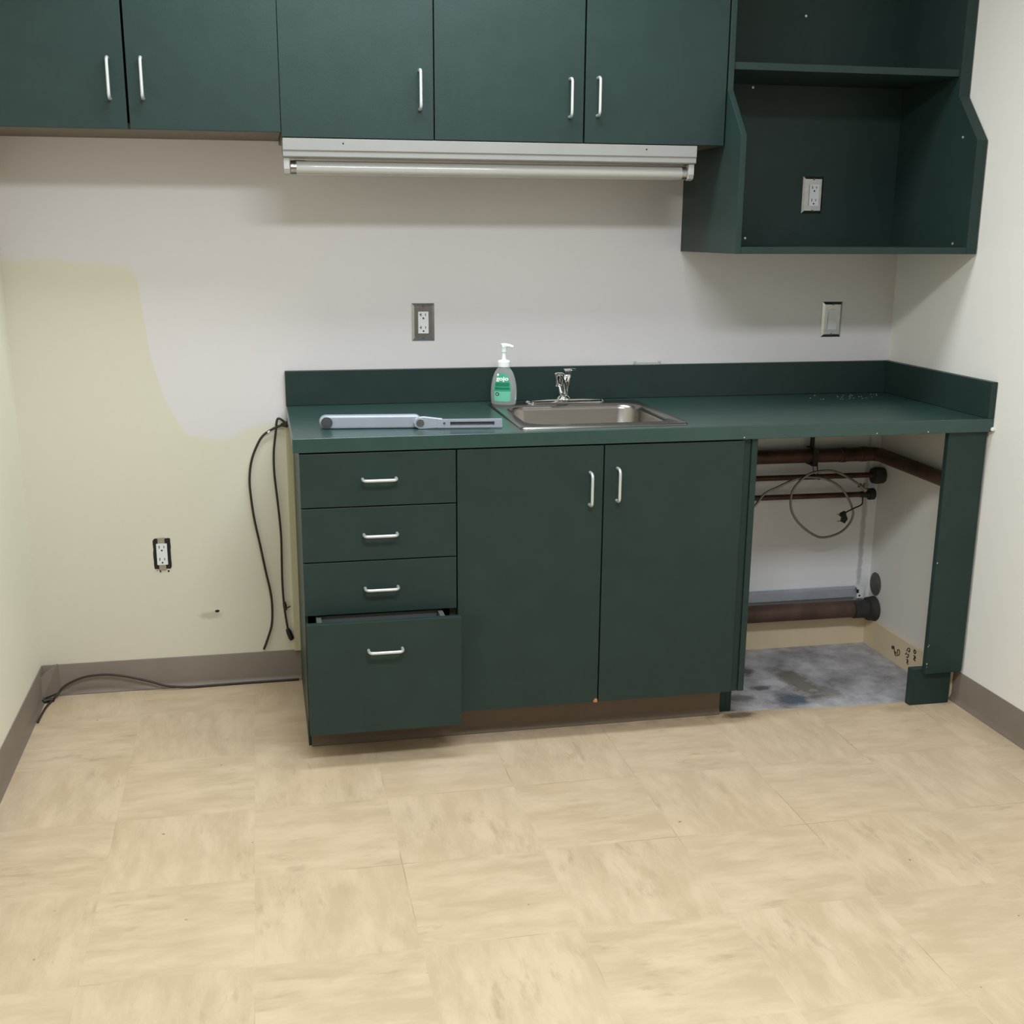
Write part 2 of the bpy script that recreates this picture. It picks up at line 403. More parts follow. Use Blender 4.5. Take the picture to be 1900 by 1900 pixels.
# open drawer
OY = -.689
b = MB(); b.box(.0165, .4275, OY, OY+TH, .098, .4105); od = obj('drawer', b, m_lam, cab, bevel=.0012)
od['label'] = 'bottom drawer pulled open'
handle(.222, OY, .332, .090, False, od)
b = MB(); x0, x1, y0, y1, z0, z1 = .045, .388, OY+TH+.0005, -.15, .135, .406
b.box(x0, x1, y0, y0+.012, z0, z1); b.box(x0, x0+.013, y0+.012, y1, z0, z1); b.box(x1-.013, x1, y0+.012, y1, z0, z1); b.box(x0, x1, y1, y1+.012, z0, z1); b.box(x0, x1, y0, y1, z0-.006, z0)
obj('drawer_box', b, m_box, od)
b = MB(); b.box(x0+.0135, x1-.0135, -.602, -.590, .372, .4045); obj('lit_interior_bar', b, m_box, od, bevel=.001)  # added bar, stands in for the lit inside of the drawer box
for xx in (.0225, .3995):
    b = MB(); b.box(xx, xx+.0095, OY+TH+.03, -.2, .20, .24); obj('drawer_slide', b, m_white_metal, od)

sc_ = thing('sink_cabinet', (.85, -.3, 0), 'green base cabinet with two tall doors under the sink', 'cabinet')
b = MB(); b.box(.4285, .445, -.598, -.004, .1, ZT); b.box(.445, 1.2655, -.598, -.004, .1, .117); b.box(.445, 1.2655, -.012, -.004, .117, ZT)
b.box(.445, 1.2655, -.598, -.57, .834, ZT)
obj('carcass', b, m_dark, sc_)
b = MB(); b.box(1.243, 1.268, -.5985, -.580, .1, ZT); b.box(1.244, 1.268, -.519, -.50, 0, .1); obj('filler_strip', b, m_lam, sc_)
b = MB(); b.prism([(-.004, .0), (-.519, .0), (-.519, .1), (-.6045, .1), (-.6045, .8545), (-.004, .8545)], 'x', 1.2686, 1.2866)
obj('end_panel', b, m_lam, sc_, bevel=.0012)
b = cove('x', .4285, 1.2435, -.530, -1, .098, .010, .003); b.box(.4285, 1.2435, -.530, -.515, 0, .098); obj('toe_kick', b, m_kickvinyl, sc_)
b = MB(); b.box(.4298, .8340, YD, YD+TH, .1055, ZT-.0015); d1 = obj('door', b, m_lam, sc_, bevel=.0012); handle(.7965, YD, .733, .090, True, d1)
b = MB(); b.box(.8376, 1.2414, YD, YD+TH, .1055, ZT-.0015); d2 = obj('door', b, m_lam, sc_, bevel=.0012); handle(.874, YD, .742, .090, True, d2)
b = MB(); b.loft([[(.823, YD-.0006, .104), (.834, YD-.0006, .104), (.8345, YD-.0006, .113), (.829, YD-.0006, .117), (.822, YD-.0006, .110)],
                  [(.823, YD+.002, .104), (.834, YD+.002, .104), (.8345, YD+.002, .113), (.829, YD+.002, .117), (.822, YD+.002, .110)]])
obj('chipped_corner', b, m_chip, d1)['label'] = 'orange chipped corner'

leg = thing('support_leg', (1.94, -.58, 0), 'green boxed support leg under the right end of counter against right wall', 'support leg')
b = MB(); b.box(1.877, 2.000, -.602, -.583, .108, .8545); obj('front_board', b, m_lam, leg, bevel=.0012)
b = MB(); b.box(1.846, 1.978, -.5825, -.557, 0.0005, .118); obj('kick_board', b, m_lam, leg, bevel=.001)
b = MB()
for k in range(8):
    z = random.choice((.14, .2, .31, .33, .36, .45, .47, .62))+random.uniform(-.01, .01); x = 1.8785+random.uniform(0, .006); r = random.uniform(.0005, .0012)
    b.box(x-r, x+r, -.6024, -.6015, z-r*1.3, z+r*1.3)
o = obj('paint_specks', b, m_caulk, leg); o['kind'] = 'stuff'

# ------------------------------------------------------------------ countertop
ct = thing('countertop', (1.0, -.31, .856), 'long dark green laminate countertop with upstand, running to right wall', 'countertop')
D = .6186; zc = .8939; zb = .8555
hx0, hx1, hy0, hy1 = .628, 1.082, -.556, -.105
b = MB()
bm = b.bm
def ringverts(z): return ([bm.verts.new(p) for p in ((0, -D, z), (XR-.001, -D, z), (XR-.001, -.0005, z), (0, -.0005, z))],
                          [bm.verts.new(p) for p in ((hx0, hy0, z), (hx1, hy0, z), (hx1, hy1, z), (hx0, hy1, z))])
o1, i1 = ringverts(zc); o0, i0 = ringverts(zb)
for k in range(4):
    j = (k+1) % 4
    b.face([o1[k], o1[j], i1[j], i1[k]]); b.face([o0[k], i0[k], i0[j], o0[j]])
    b.face([o0[k], o0[j], o1[j], o1[k]]); b.face([i0[k], i1[k], i1[j], i0[j]])
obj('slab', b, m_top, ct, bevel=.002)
b = MB(); b.box(0, XR-.001, -.0205, -.0005, zc+.0002, .9995); obj('backsplash', b, m_lam, ct, bevel=.0015)
b = MB(); b.box(XR-.0205, XR-.001, -D+.0005, -.0207, zc+.0002, .9995); obj('side_splash', b, m_lam, ct, bevel=.0015)
b = MB(); b.prism([(-.6165, .868), (-.604, .864), (-.600, .874), (-.606, .880), (-.6160, .879)], 'x', -.0008, .001); obj('exposed_edge', b, m_chip, ct)['label'] = 'chipped brown raw edge'
b = MB()
for k in range(26):
    x = random.gauss(1.82, .08); y = random.uniform(-.16, -.04)
    if x > 1.97: continue
    r = random.uniform(.0007, .0020); b.lathe([(r, 0), (r*.6, .0006)], (x, y, zc+.0001), 6)
for x, y in ((1.64, -.6190), (1.80, -.6190), (1.238, -.6190)):
    b.box(x-.0012, x+.0012, y, y+.001, .860, .863)
o = obj('paint_flecks', b, m_caulk, ct); o['kind'] = 'stuff'
b = MB(); b.lathe([(.001, -.006), (.006, -.004), (.007, .0), (.005, .005), (.001, .007)], (XR-.004, -D-.003, .863), 10); obj('caulk_blob', b, m_caulk, ct, smooth='all')

# ------------------------------------------------------------------ sink
sk = thing('sink', (.853, -.33, zc), 'rectangular stainless steel drop-in sink set in the countertop', 'sink')
def rrect(cx, cy, hx, hy, r, z, n=8):
    out = []
    for k, (sx, sy) in enumerate(((1, 1), (-1, 1), (-1, -1), (1, -1))):
        for i in range(n+1):
            a = PI/2*(k + i/n); out.append((cx+sx*(hx-r)+r*math.cos(a), cy+sy*(hy-r)+r*math.sin(a), z))
    return out
CX, CY = .853, -.331
b = MB()
R = [rrect(CX, CY, .242, .242, .018, zc+.0003), rrect(CX, CY, .2405, .2405, .018, zc+.004), rrect(CX, CY, .236, .236, .016, zc+.0052), rrect(CX, CY, .229, .229, .03, zc+.0045)]
bx, by = .855, -.348
R += [rrect(bx, by, .212, .176, .062, zc+.0040), rrect(bx, by, .208, .172, .060, zc+.0015), rrect(bx, by, .204, .168, .058, zc-.010), rrect(bx, by, .196, .160, .056, zc-.125),
      rrect(bx, by, .186, .150, .052, zc-.140), rrect(bx, by, .165, .130, .045, zc-.146), rrect(bx, by, .045, .045, .044, zc-.150)]
b.loft(R, cap0=False, cap1=True)
o = obj('basin', b, m_steel, sk, smooth='all')
b = MB(); b.lathe([(.044, -.1485), (.044, -.1465), (.036, -.147), (.030, -.151), (.010, -.151)], (bx, by, zc), 28, cap0=False); obj('drain', b, m_chrome, sk, smooth=True)
# ------------------------------------------------------------------ faucet
fx, fy = .851, -.118; zf = zc+.0052
fa = thing('faucet', (fx, fy, zf), 'small chrome single lever faucet behind the sink', 'faucet')
b = MB()
def stad(hx, hy, z, n=14):
    pts = []
    for i in range(n+1): a = -PI/2+PI*i/n; pts.append((fx+hx-hy+hy*math.cos(a), fy+hy*math.sin(a), z))
    for i in range(n+1): a = PI/2+PI*i/n; pts.append((fx-hx+hy+hy*math.cos(a), fy+hy*math.sin(a), z))
    return pts
b.loft([stad(.128, .024, zf), stad(.128, .024, zf+.004), stad(.123, .020, zf+.009), stad(.060, .013, zf+.012)]); obj('deck_plate', b, m_chrome, fa, smooth=True)
b = MB()
b.loft([[(fx-.006+.012*h/.09+r*math.cos(2*PI*k/26), fy+r*math.sin(2*PI*k/26), zf+h) for k in range(26)] for r, h in ((.024, .010), (.023, .015), (.0155, .022), (.0130, .045), (.0160, .062), (.0170, .078), (.013, .088), (.004, .090))])
obj('body', b, m_chrome, fa, smooth=True)
b = MB(); b.tube([(fx-.004, fy, zf+.026), (fx-.014, fy-.02, zf+.048), (fx-.026, fy-.05, zf+.074), (fx-.036, fy-.078, zf+.086), (fx-.041, fy-.092, zf+.084)], .010, 14, smooth=5, rfun=lambda i, m: .0145-.003*i/m)
obj('spout', b, m_chrome, fa, smooth='all')
b = MB(); b.lathe([(.0120, .103), (.0150, .100), (.0150, .092), (.0125, .088), (.0125, .066), (.010, .063)], (fx-.042, fy-.096, zf), 22); obj('aerator', b, m_chrome, fa, smooth=True)
b = MB(); b.loft([[(fx-.008+.004, fy-.012, zf+.086), (fx+.018, fy-.012, zf+.086), (fx+.018, fy+.014, zf+.090), (fx-.004, fy+.014, zf+.090)],
                  [(fx-.003, fy-.016, zf+.098), (fx+.017, fy-.016, zf+.098), (fx+.018, fy+.012, zf+.103), (fx-.002, fy+.012, zf+.103)],
                  [(fx+.006, fy-.052, zf+.104), (fx+.022, fy-.052, zf+.104), (fx+.022, fy-.045, zf+.110), (fx+.006, fy-.045, zf+.110)]])
obj('lever', b, m_chrome, fa, bevel=.002, seg=3)

# ------------------------------------------------------------------ soap bottle
sx0, sy0 = .6555, -.130
sp = thing('soap_bottle', (sx0, sy0, zc+.005), 'clear pump soap bottle with green label on the back left sink corner', 'soap bottle')
z0 = zc+.0056; ANG = -.42
def bring(rx, ry, h, n=40, grow=0):
    out = []
    for k in range(n):
        a = 2*PI*k/n; x, y = (rx+grow)*math.cos(a), (ry+grow)*math.sin(a)
        out.append((sx0+x*math.cos(ANG)-y*math.sin(ANG), sy0+x*math.sin(ANG)+y*math.cos(ANG), z0+h))
    return out
PR = [(.034, 0), (.038, .003), (.040, .020), (.0405, .040), (.039, .060), (.035, .080), (.028, .098), (.021, .108), (.016, .114), (.0145, .117)]
b = MB(); b.loft([bring(r, r*.62 + (.006 if h > .1 else 0), h) for r, h in PR]); bt = obj('bottle', b, m_clear, sp, smooth='all')
def rad_at(h):
    for (r0, h0), (r1, h1) in zip(PR, PR[1:]):
        if h0 <= h <= h1: return r0+(r1-r0)*(h-h0)/(h1-h0)
    return PR[-1][0]
def onb(s, h, g=.0006):
    """s: signed arc-like coordinate across the bottle's face (front = -y side)"""
    r = rad_at(h); a = -PI/2 + s/(r*.8); x, y = (r+g)*math.cos(a), (r*.62+g)*math.sin(a)
    return Vector((sx0+x*math.cos(ANG)-y*math.sin(ANG), sy0+x*math.sin(ANG)+y*math.cos(ANG), z0+h))
def patch(b, outline, g):
    """outline: list of (h, s_left, s_right) rows"""
    rows = []
    for h, a, c in outline: rows.append([b.bm.verts.new(onb(a+(c-a)*k/10, h, g)) for k in range(11)])
    for p, q in zip(rows, rows[1:]):
        for k in range(10): b.face([p[k], p[k+1], q[k+1], q[k]])
b = MB(); w = .0215
b.mi = 1; patch(b, [(.012+.006*k, -w, w) for k in range(6)], .0006)
b.mi = 0; rows = [(.042+.006*k, -w + max(0, .0015*(k-3))*1.2, w - max(0, .0015*(k-3))*1.2) for k in range(9)] + [(.0955, -.007, .007)]
patch(b, rows, .0006)
lb = obj('label', b, [m_label, m_label_pale], sp)
b = MB(); patch(b, [(.058, -.017, .017), (.062, -.018, .018), (.066, -.018, .018), (.069, -.016, .016)], .0009); patch(b, [(.048, -.019, .019), (.051, -.019, .019), (.054, -.018, .018)], .0009)
obj('label_band', b, m_label_dark, lb)
b = MB()
for rr, mi, g in ((.0052, 0, .0010),):
    c = b.bm.verts.new(onb(-.012, .034, g)); ring = [b.bm.verts.new(onb(-.012+rr*math.cos(2*PI*k/16), .034+rr*math.sin(2*PI*k/16), g)) for k in range(16)]
    for k in range(16): b.face([c, ring[k], ring[(k+1) % 16]])
b.mi = 1
patch(b, [(.033, -.0145, -.0095), (.0345, -.0145, -.0095)], .0014); patch(b, [(.0315, -.0127, -.0113), (.036, -.0127, -.0113)], .0014)
obj('label_emblem', b, [m_label_black, m_label_white], lb)
# brand lettering on the label, wrapped onto the bottle
cu = bpy.data.curves.new('lettering', 'FONT'); cu.body = 'gojo'; cu.size = .0165; cu.align_x = 'CENTER'; cu.offset = .0006; cu.resolution_u = 3
to = bpy.data.objects.new('lettering', cu); COL.objects.link(to)
bpy.context.view_layer.update()
me = bpy.data.meshes.new_from_object(to.evaluated_get(bpy.context.evaluated_depsgraph_get()))
bpy.data.objects.remove(to); bpy.data.curves.remove(cu)
bmm = bmesh.new(); bmm.from_mesh(me); bpy.data.meshes.remove(me)
bmesh.ops.subdivide_edges(bmm, edges=bmm.edges, cuts=1)
for v in bmm.verts: v.co = onb(v.co.x*1.05, .0755+v.co.y, .0012)
mb = MB(); mb.bm.free(); mb.bm = bmm
obj('lettering', mb, m_label_white, lb)
b = MB()
c = b.bm.verts.new(onb(-.0115, .092, .0012)); ring = [b.bm.verts.new(onb(-.0115+.003*math.cos(2*PI*k/12), .092+.0035*math.sin(2*PI*k/12), .0012)) for k in range(12)]
for k in range(12): b.face([c, ring[k], ring[(k+1) % 12]])
obj('label_droplet', b, m_label_white, lb)
b = MB(); b.lathe([(.017, .113), (.0195, .116), (.0195, .130), (.016, .134), (.008, .136)], (sx0, sy0, z0), 30); obj('collar', b, m_pump, sp, smooth=True)
b = MB(); b.lathe([(.008, .135), (.0062, .140), (.0062, .158), (.009, .160), (.009, .172), (.010, .174)], (sx0, sy0, z0), 20)
b.tube([(sx0-.008, sy0, z0+.178), (sx0, sy0, z0+.180), (sx0+.014, sy0-.004, z0+.1785), (sx0+.027, sy0-.008, z0+.1745)], .006, 12, smooth=4, rfun=lambda i, m: .0072-.003*i/m)
obj('pump', b, m_pump, sp, smooth=True)

# ------------------------------------------------------------------ silver door closer arm on the counter
ca = thing('door_closer_arm', (.30, -.50, zc), 'folding silver metal door closer arm lying on the counter left of the sink', 'door closer arm')
def stadxz(x0, x1, z0_, z1_, n=12):
    r = (z1_-z0_)/2; c = (z0_+z1_)/2
    return [(x1-r+r*math.cos(-PI/2+PI*i/n), c+r*math.sin(-PI/2+PI*i/n)) for i in range(n+1)] + [(x0+r+r*math.cos(PI/2+PI*i/n), c+r*math.sin(PI/2+PI*i/n)) for i in range(n+1)]
# the arm runs slightly skew on the counter
SK = -.10
def skew(b):
    for v in b.bm.verts: v.co.y += (v.co.x-.30)*SK
    return b
b = MB(); b.prism(stadxz(.078, .352, zc+.0006, zc+.0365), 'y', -.505, -.474); obj('main_arm', skew(b), m_alu, ca, bevel=.006, seg=4, smooth=False)
b = MB(); b.lathe([(.0155, -.5085), (.0150, -.5065), (.0150, -.505)], (.0965, 0, zc+.0185), 24, 'y'); b.lathe([(.0105, -.5105), (.0105, -.5085)], (.0965, 0, zc+.0185), 24, 'y'); obj('end_pivot', skew(b), m_alu_dark, ca, smooth=True)
b = MB()
b.prism([(.327, zc+.017), (.331, zc+.007), (.341, zc+.0008), (.352, zc+.0008), (.405, zc+.004), (.405, zc+.028), (.355, zc+.034), (.341, zc+.033), (.331, zc+.027)], 'y', -.519, -.5062)
obj('elbow_bracket', skew(b), m_alu, ca, bevel=.0015)
b = MB(); b.lathe([(.0105, -.5215), (.0100, -.5190)], (.3445, 0, zc+.0172), 24, 'y'); obj('elbow_pivot', skew(b), m_plate, ca, smooth=True)
b = MB(); x0, x1, za, zb_ = .392, .566, zc+.0035, zc+.0255
b.box(x0, .425, -.520, -.5065, za, zb_); b.box(.425, .545, -.520, -.5065, za, za+.006); b.box(.425, .545, -.520, -.5065, zb_-.006, zb_); b.box(.545, x1, -.520, -.5065, za, zb_)
b.box(.425, .545, -.511, -.5065, za+.006, zb_-.006)
obj('slotted_arm', skew(b), m_alu, ca)
b = MB(); b.box(.4252, .5448, -.5118, -.5112, za+.0065, zb_-.0065); b.lathe([(.003, -.5215), (.003, -.520)], (.409, 0, zc+.016), 12, 'y'); obj('slot', skew(b), m_alu_dark, ca)
bpy.context.view_layer.update()

# ------------------------------------------------------------------ clear strip on the backsplash
b = MB(); b.box(1.108, 1.196, -.017, -.006, .9998, 1.006); b.box(1.108, 1.114, -.017, -.006, 1.006, 1.011); b.box(1.190, 1.196, -.017, -.006, 1.006, 1.011)
tag(obj('plastic_clip', b, m_clearp, bevel=.001, loc=(1.152, -.0115, 1.0)), 'small clear plastic clip lying on the upstand right of the faucet', 'clip')

# ------------------------------------------------------------------ wall cabinets
UB, UY = 1.6520, -.3336; UT = 2.42
def wall_cabinet(x0, x1, doors, zb, label, gap=.0015):
    t = thing('wall_cabinet', ((x0+x1)/2, -.17, zb), label, 'wall cabinet', 'green cabinets along the top of the wall')
    b = MB(); x0i, x1i = x0+.0005, x1-.0005
    b.box(x0i, x0i+.016, UY+TH+.001, -.0005, zb, UT); b.box(x1i-.016, x1i, UY+TH+.001, -.0005, zb, UT)
    b.box(x0i+.016, x1i-.016, UY+TH+.001, -.0005, zb, zb+.016); b.box(x0i+.016, x1i-.016, UY+TH+.001, -.0005, UT-.016, UT); b.box(x0i+.016, x1i-.016, -.012, -.0005, zb+.016, UT-.016)
    obj('carcass', b, m_carc, t)
    for (a, c, hx, hz) in doors:
        b = MB(); b.box(a, c, UY, UY+TH, zb, UT); d = obj('door', b, m_lam, t, bevel=.0012)
        handle(hx, UY, hz, .098, True, d)
    return t
m_carc = mat('brown_melamine', srgb(96, 86, 66), .5, var=.04)
wall_cabinet(XL+.003, .0085, [(XL+.004, -.3785, -.4165, 1.785), (-.3725, .0092, -.335, 1.787)], 1.664, 'green two-door wall cabinet at the far left, with no light fixture under it')
wall_cabinet(.0095, .4185, [(.0104, .4163, .379, 1.778)], UB, 'green single-door wall cabinet above left third of the light fixture')
wall_cabinet(.4190, 1.2515, [(.4196, .8338, .794, 1.768), (.8386, 1.2480, .873, 1.773)], UB, 'green two-door wall cabinet between single-door cabinet and open shelf unit')

# ------------------------------------------------------------------ open shelf unit
su = thing('open_shelf_unit', (1.63, -.2, 1.355), 'dark green open wall shelf unit in the right corner, with angled side panels', 'shelf unit')
SX, SB, SY = 1.2526, 1.3549, -.4485
prof = [(-.0005, SB), (SY, SB), (SY, 1.6735), (UY, 1.8024), (UY, UT), (-.0005, UT)]
b = MB(); b.prism(prof, 'x', SX, SX+.0165); obj('side_panel', b, m_lam, su, bevel=.0012)
b = MB(); b.prism(prof, 'x', 1.971, 2.0045); obj('side_panel', b, m_lam, su, bevel=.0012)
b = MB(); b.box(SX+.0168, 1.9708, SY, -.013, SB, SB+.019); obj('bottom_board', b, m_lam, su, bevel=.0012)
b = MB(); b.box(SX+.0168, 1.9708, UY+.006, -.013, 1.8575, 1.8775); obj('shelf', b, m_lam, su, bevel=.0012)
b = MB(); b.box(SX+.0168, 1.9708, UY+.002, -.013, UT-.019, UT); obj('top_board', b, m_lam, su)
b = MB(); b.box(SX+.0168, 1.9708, -.0125, -.0005, SB, UT); obj('back_panel', b, m_lam, su)
for x, z in ((1.623, 2.060), (1.462, 1.849), (1.463, 1.396)):
    b = MB(); b.lathe([(.0042, -.0002), (.0036, -.0022), (.001, -.0026)], (x, -.0125, z), 12, 'y'); obj('screw', b, m_handle, su, smooth=True)
for y, z in ((-.375, 1.384), (-.375, 1.686)):
    b = MB(); b.lathe([(.0040, 0.0002), (.0036, -.0020), (.001, -.0025)], (1.971, y, z), 12, 'x'); obj('screw', b, m_handle, su, smooth=True)
for x, z in (): pass

# ------------------------------------------------------------------ fluorescent fixture under the cabinet
lf = thing('light_fixture', (.60, -.28, UB), 'white unlit fluorescent tube fixture mounted under the wall cabinets', 'light fixture')
FX0, FX1 = .0125, 1.170
b = MB(); fz = UB-.0016
b.prism([(-.332, fz), (-.332, fz-.030), (-.329, fz-.033), (-.329, fz-.046), (-.325, fz-.049), (-.285, fz-.049), (-.205, fz-.030), (-.205, fz)], 'x', FX0, FX1)
obj('housing', b, m_white_metal, lf, bevel=.001)
TZ = fz-.074; TY = -.296
b = MB(); b.lathe([(.011, 0), (.0175, .004), (.0185, .010), (.0185, 1.108), (.0175, 1.114), (.011, 1.118)], (FX0+.020, TY, TZ), 28, 'x'); tb = obj('tube', b, m_tube, lf, smooth=True)
for a in (FX0+.0195, FX0+.020+1.1035):
    b = MB(); b.lathe([(.0189, 0), (.0189, .015)], (a, TY, TZ), 28, 'x'); obj('end_cap', b, m_plate, tb, smooth=True)
for a in (FX0+.001, FX1-.0325):
    b = MB(); b.prism([(-.322, fz-.0495), (-.322, fz-.078), (-.316, fz-.090), (-.302, fz-.094), (-.280, fz-.090), (-.272, fz-.078), (-.272, fz-.0495)], 'x', a+ (0 if a < .5 else .0135), a+(.0155 if a < .5 else .030))
    obj('lampholder', b, m_socket, lf, bevel=.0015)
b = MB(); b.lathe([(.010, 0), (.010, .030), (.008, .034)], (FX0+.030, -.262, fz-.062), 16, 'x'); obj('starter', b, m_white, lf, smooth=True)
for x in (.172, 1.02):
    b = MB(); b.lathe([(.0022, -.0006), (.0022, .0005)], (x, -.332, fz-.012), 8, 'y'); obj('screw_hole', b, m_slot, lf)

# ------------------------------------------------------------------ outlets
def plate_mesh(cx, cz, y, w=.070, h=.114, hw=.0168, hh=.0338):
    b = MB(); r = []
    for ww, hh_, yy in ((w/2, h/2, y), (w/2, h/2, y-.0012), (w/2-.0075, h/2-.0085, y-.0062)):
        r.append([(cx-ww, yy, cz-hh_), (cx+ww, yy, cz-hh_), (cx+ww, yy, cz+hh_), (cx-ww, yy, cz+hh_)])
    b.loft(r); return b
def recept(cx, cz, y, twenty=False, parent=None, tilt=0):
    b = MB(); hw, hh = .0160, .0330; d = y-.0095
    b.mi = 0; b.box(cx-hw, cx+hw, d, y-.002, cz-hh, cz+hh)
    b.mi = 1
    for s in (1, -1):
        c = cz+s*.0195 + .002
        b.box(cx-.0085, cx-.0062, d-.0003, d+.001, c-.002, c+.007)
        if twenty: b.box(cx-.0115, cx-.0062, d-.00035, d+.001, c+.0015, c+.0038)
        b.box(cx+.0058, cx+.0078, d-.0003, d+.001, c-.001, c+.006)
        b.lathe([(.0027, -.0003), (.0027, .001)], (cx, d, c-.0085), 12, 'y')
    return obj('receptacle', b, [m_white, m_slot], parent, bevel=0)
def screws(cx, cz, y, parent, dz=.0485):
    for s in (1, -1):
        b = MB(); b.lathe([(.0032, 0), (.0030, -.0012), (.001, -.0014)], (cx, y, cz+s*dz), 12, 'y'); obj('screw', b, m_alu_dark, parent, smooth=True)
o1_ = thing('wall_outlet', (.4265, 0, 1.1415), 'steel-plated white outlet on the wall above the counter, left of soap bottle', 'outlet', 'white wall outlets')
obj('plate', plate_mesh(.4265, 1.1415, -.0003), m_plate, o1_); recept(.4265, 1.1405, -.0003, True, o1_); screws(.4265, 1.1415, -.0065, o1_)
o2_ = thing('wall_outlet', (1.684, -.0125, 1.531), 'steel-plated white outlet on the back of the open shelf unit', 'outlet', 'white wall outlets')
obj('plate', plate_mesh(1.684, 1.531, -.0128), m_plate, o2_); recept(1.686, 1.530, -.0128, False, o2_); screws(1.684, 1.531, -.0190, o2_)
o3_ = thing('wall_switch', (1.788, 0, 1.137), 'steel-plated wall plate with a plain rocker, below the open shelf unit', 'switch')
obj('plate', plate_mesh(1.788, 1.137, -.0003), m_plate, o3_); screws(1.788, 1.137, -.0065, o3_)
b = MB(); b.prism([(-.0065, 1.104), (-.0075, 1.104), (-.0105, 1.137), (-.0075, 1.170), (-.0065, 1.170)], 'x', 1.772, 1.804); obj('rocker', b, m_white, o3_, bevel=.0008)
# bare outlet low on the cream wall
cx, cz = -.3955, .441
o4_ = thing('wall_outlet', (cx, 0, cz), 'bare white outlet without cover plate in ragged black wall hole, low on left', 'outlet', 'white wall outlets')
b = MB(); out = []
for i in range(30):
    t_ = i/30*4; s_ = int(t_); f_ = t_-s_; w_, h_ = .0265, .0485
    P = [(-w_, -h_), (w_, -h_), (w_, h_), (-w_, h_)]; p = P[s_]; q = P[(s_+1) % 4]
    out.append((cx+p[0]+(q[0]-p[0])*f_+random.uniform(-.0012, .0012), cz+p[1]+(q[1]-p[1])*f_+random.uniform(-.0012, .0012)))
b.prism(out, 'y', -.0010, -.0002); obj('wall_box', b, m_slot, o4_)
rc = recept(cx, cz, -.0015, False, o4_)
b = MB(); b.box(cx-.012, cx+.010, -.0036, -.0012, cz-.052, cz+.0515); obj('mounting_strap', b, m_plate, o4_, bevel=.0008)
b = MB()
for k in range(5):
    x = cx+random.uniform(-.02, .024); b.lathe([(random.uniform(.0015, .003), -.0014), (.001, -.0004)], (x, 0, cz-.0515-random.uniform(0, .006)), 6, 'y')
obj('crumbled_plaster', b, m_iron_dark, o4_)

# ------------------------------------------------------------------ cables on the left
A = [(.004, .831), (-.009, .835), (-.032, .829), (-.07, .807), (-.091, .777), (-.111, .728), (-.12, .669), (-.118, .609), (-.111, .54), (-.098, .462), (-.084, .373), (-.072, .302), (-.069, .248), (-.073, .194), (-.087, .149), (-.101, .110)]
Bp = [(-.001, .838), (-.019, .854), (-.029, .851), (-.034, .817), (-.043, .751), (-.044, .683), (-.038, .598), (-.032, .494), (-.033, .406), (-.034, .335), (-.032, .264), (-.027, .209), (-.022, .173)]
cb = thing('hanging_cable', (-.05, -.02, .83), 'dark looped cable hanging down the wall beside the left end of counter', 'cable')
b = MB(); b.tube([(x, -.014 if z > .13 else -.006, z) for x, z in A], .0036, 8, smooth=5); obj('long_strand', b, m_cable, cb, smooth='all')
b = MB(); b.tube([(x, -.014, z) for x, z in Bp], .0034, 8, smooth=5); obj('short_strand', b, m_cable, cb, smooth='all')
b = MB(); b.loft([[(-.019, -.02, .832), (-.019, -.008, .832), (-.019, -.008, .839), (-.019, -.02, .839)], [(.001, -.026, .828), (.001, -.006, .828), (.001, -.006, .848), (.001, -.026, .848)]]); obj('clip', b, m_black, cb, bevel=.002)
b = MB(); b.tube([(-.033, -.016, .262), (-.027, -.018, .248), (-.012, -.02, .254)], .0022, 6, smooth=3); b.tube([(-.031, -.014, .268), (-.027, -.015, .240)], .0062, 8, smooth=2, rfun=lambda i, m: .0045+.002*math.sin(i*1.5)); obj('cable_tie', b, m_cable, cb)
b = MB(); b.tube([(-.024, -.014, .176), (-.020, -.014, .166), (-.013, -.014, .146), (-.010, -.014, .140)], .007, 10, smooth=3, rfun=lambda i, m: .0062+.0025*math.sin(PI*i/m)); obj('connector', b, m_black, cb, smooth='all')
b = MB(); b.tube([(-.0515, -.0145, .8175), (-.0590, -.0145, .8135)], .0040, 8); obj('white_band', b, m_caulk, cb)['label'] = 'white paint band'
F = [(-.762, -.225, .0045), (-.761, -.17, .0045), (-.757, -.11, .0045), (-.748, -.064, .006), (-.735, -.036, .014), (-.713, -.024, .036), (-.663, -.022, .058), (-.614, -.021, .064), (-.566, -.021, .061), (-.51, -.022, .048), (-.454, -.024, .031), (-.406, -.026, .014), (-.34, -.026, .006), (-.257, -.023, .005), (-.156, -.020, .0045), (-.054, -.020, .0045), (.005, -.0195, .0045)]
fc = thing('floor_cable', (-.4, -.025, 0), 'black cable running along baseboard on the floor of the left corner', 'cable')
b = MB(); b.tube(F, .0036, 8, smooth=6); obj('wire', b, m_cable, fc, smooth='all')
b = MB(); b.tube([(-.774, -.072, .0075), (-.760, -.066, .0085), (-.742, -.058, .007)], .006, 10, smooth=3); obj('plug', b, m_black, fc, smooth='all')

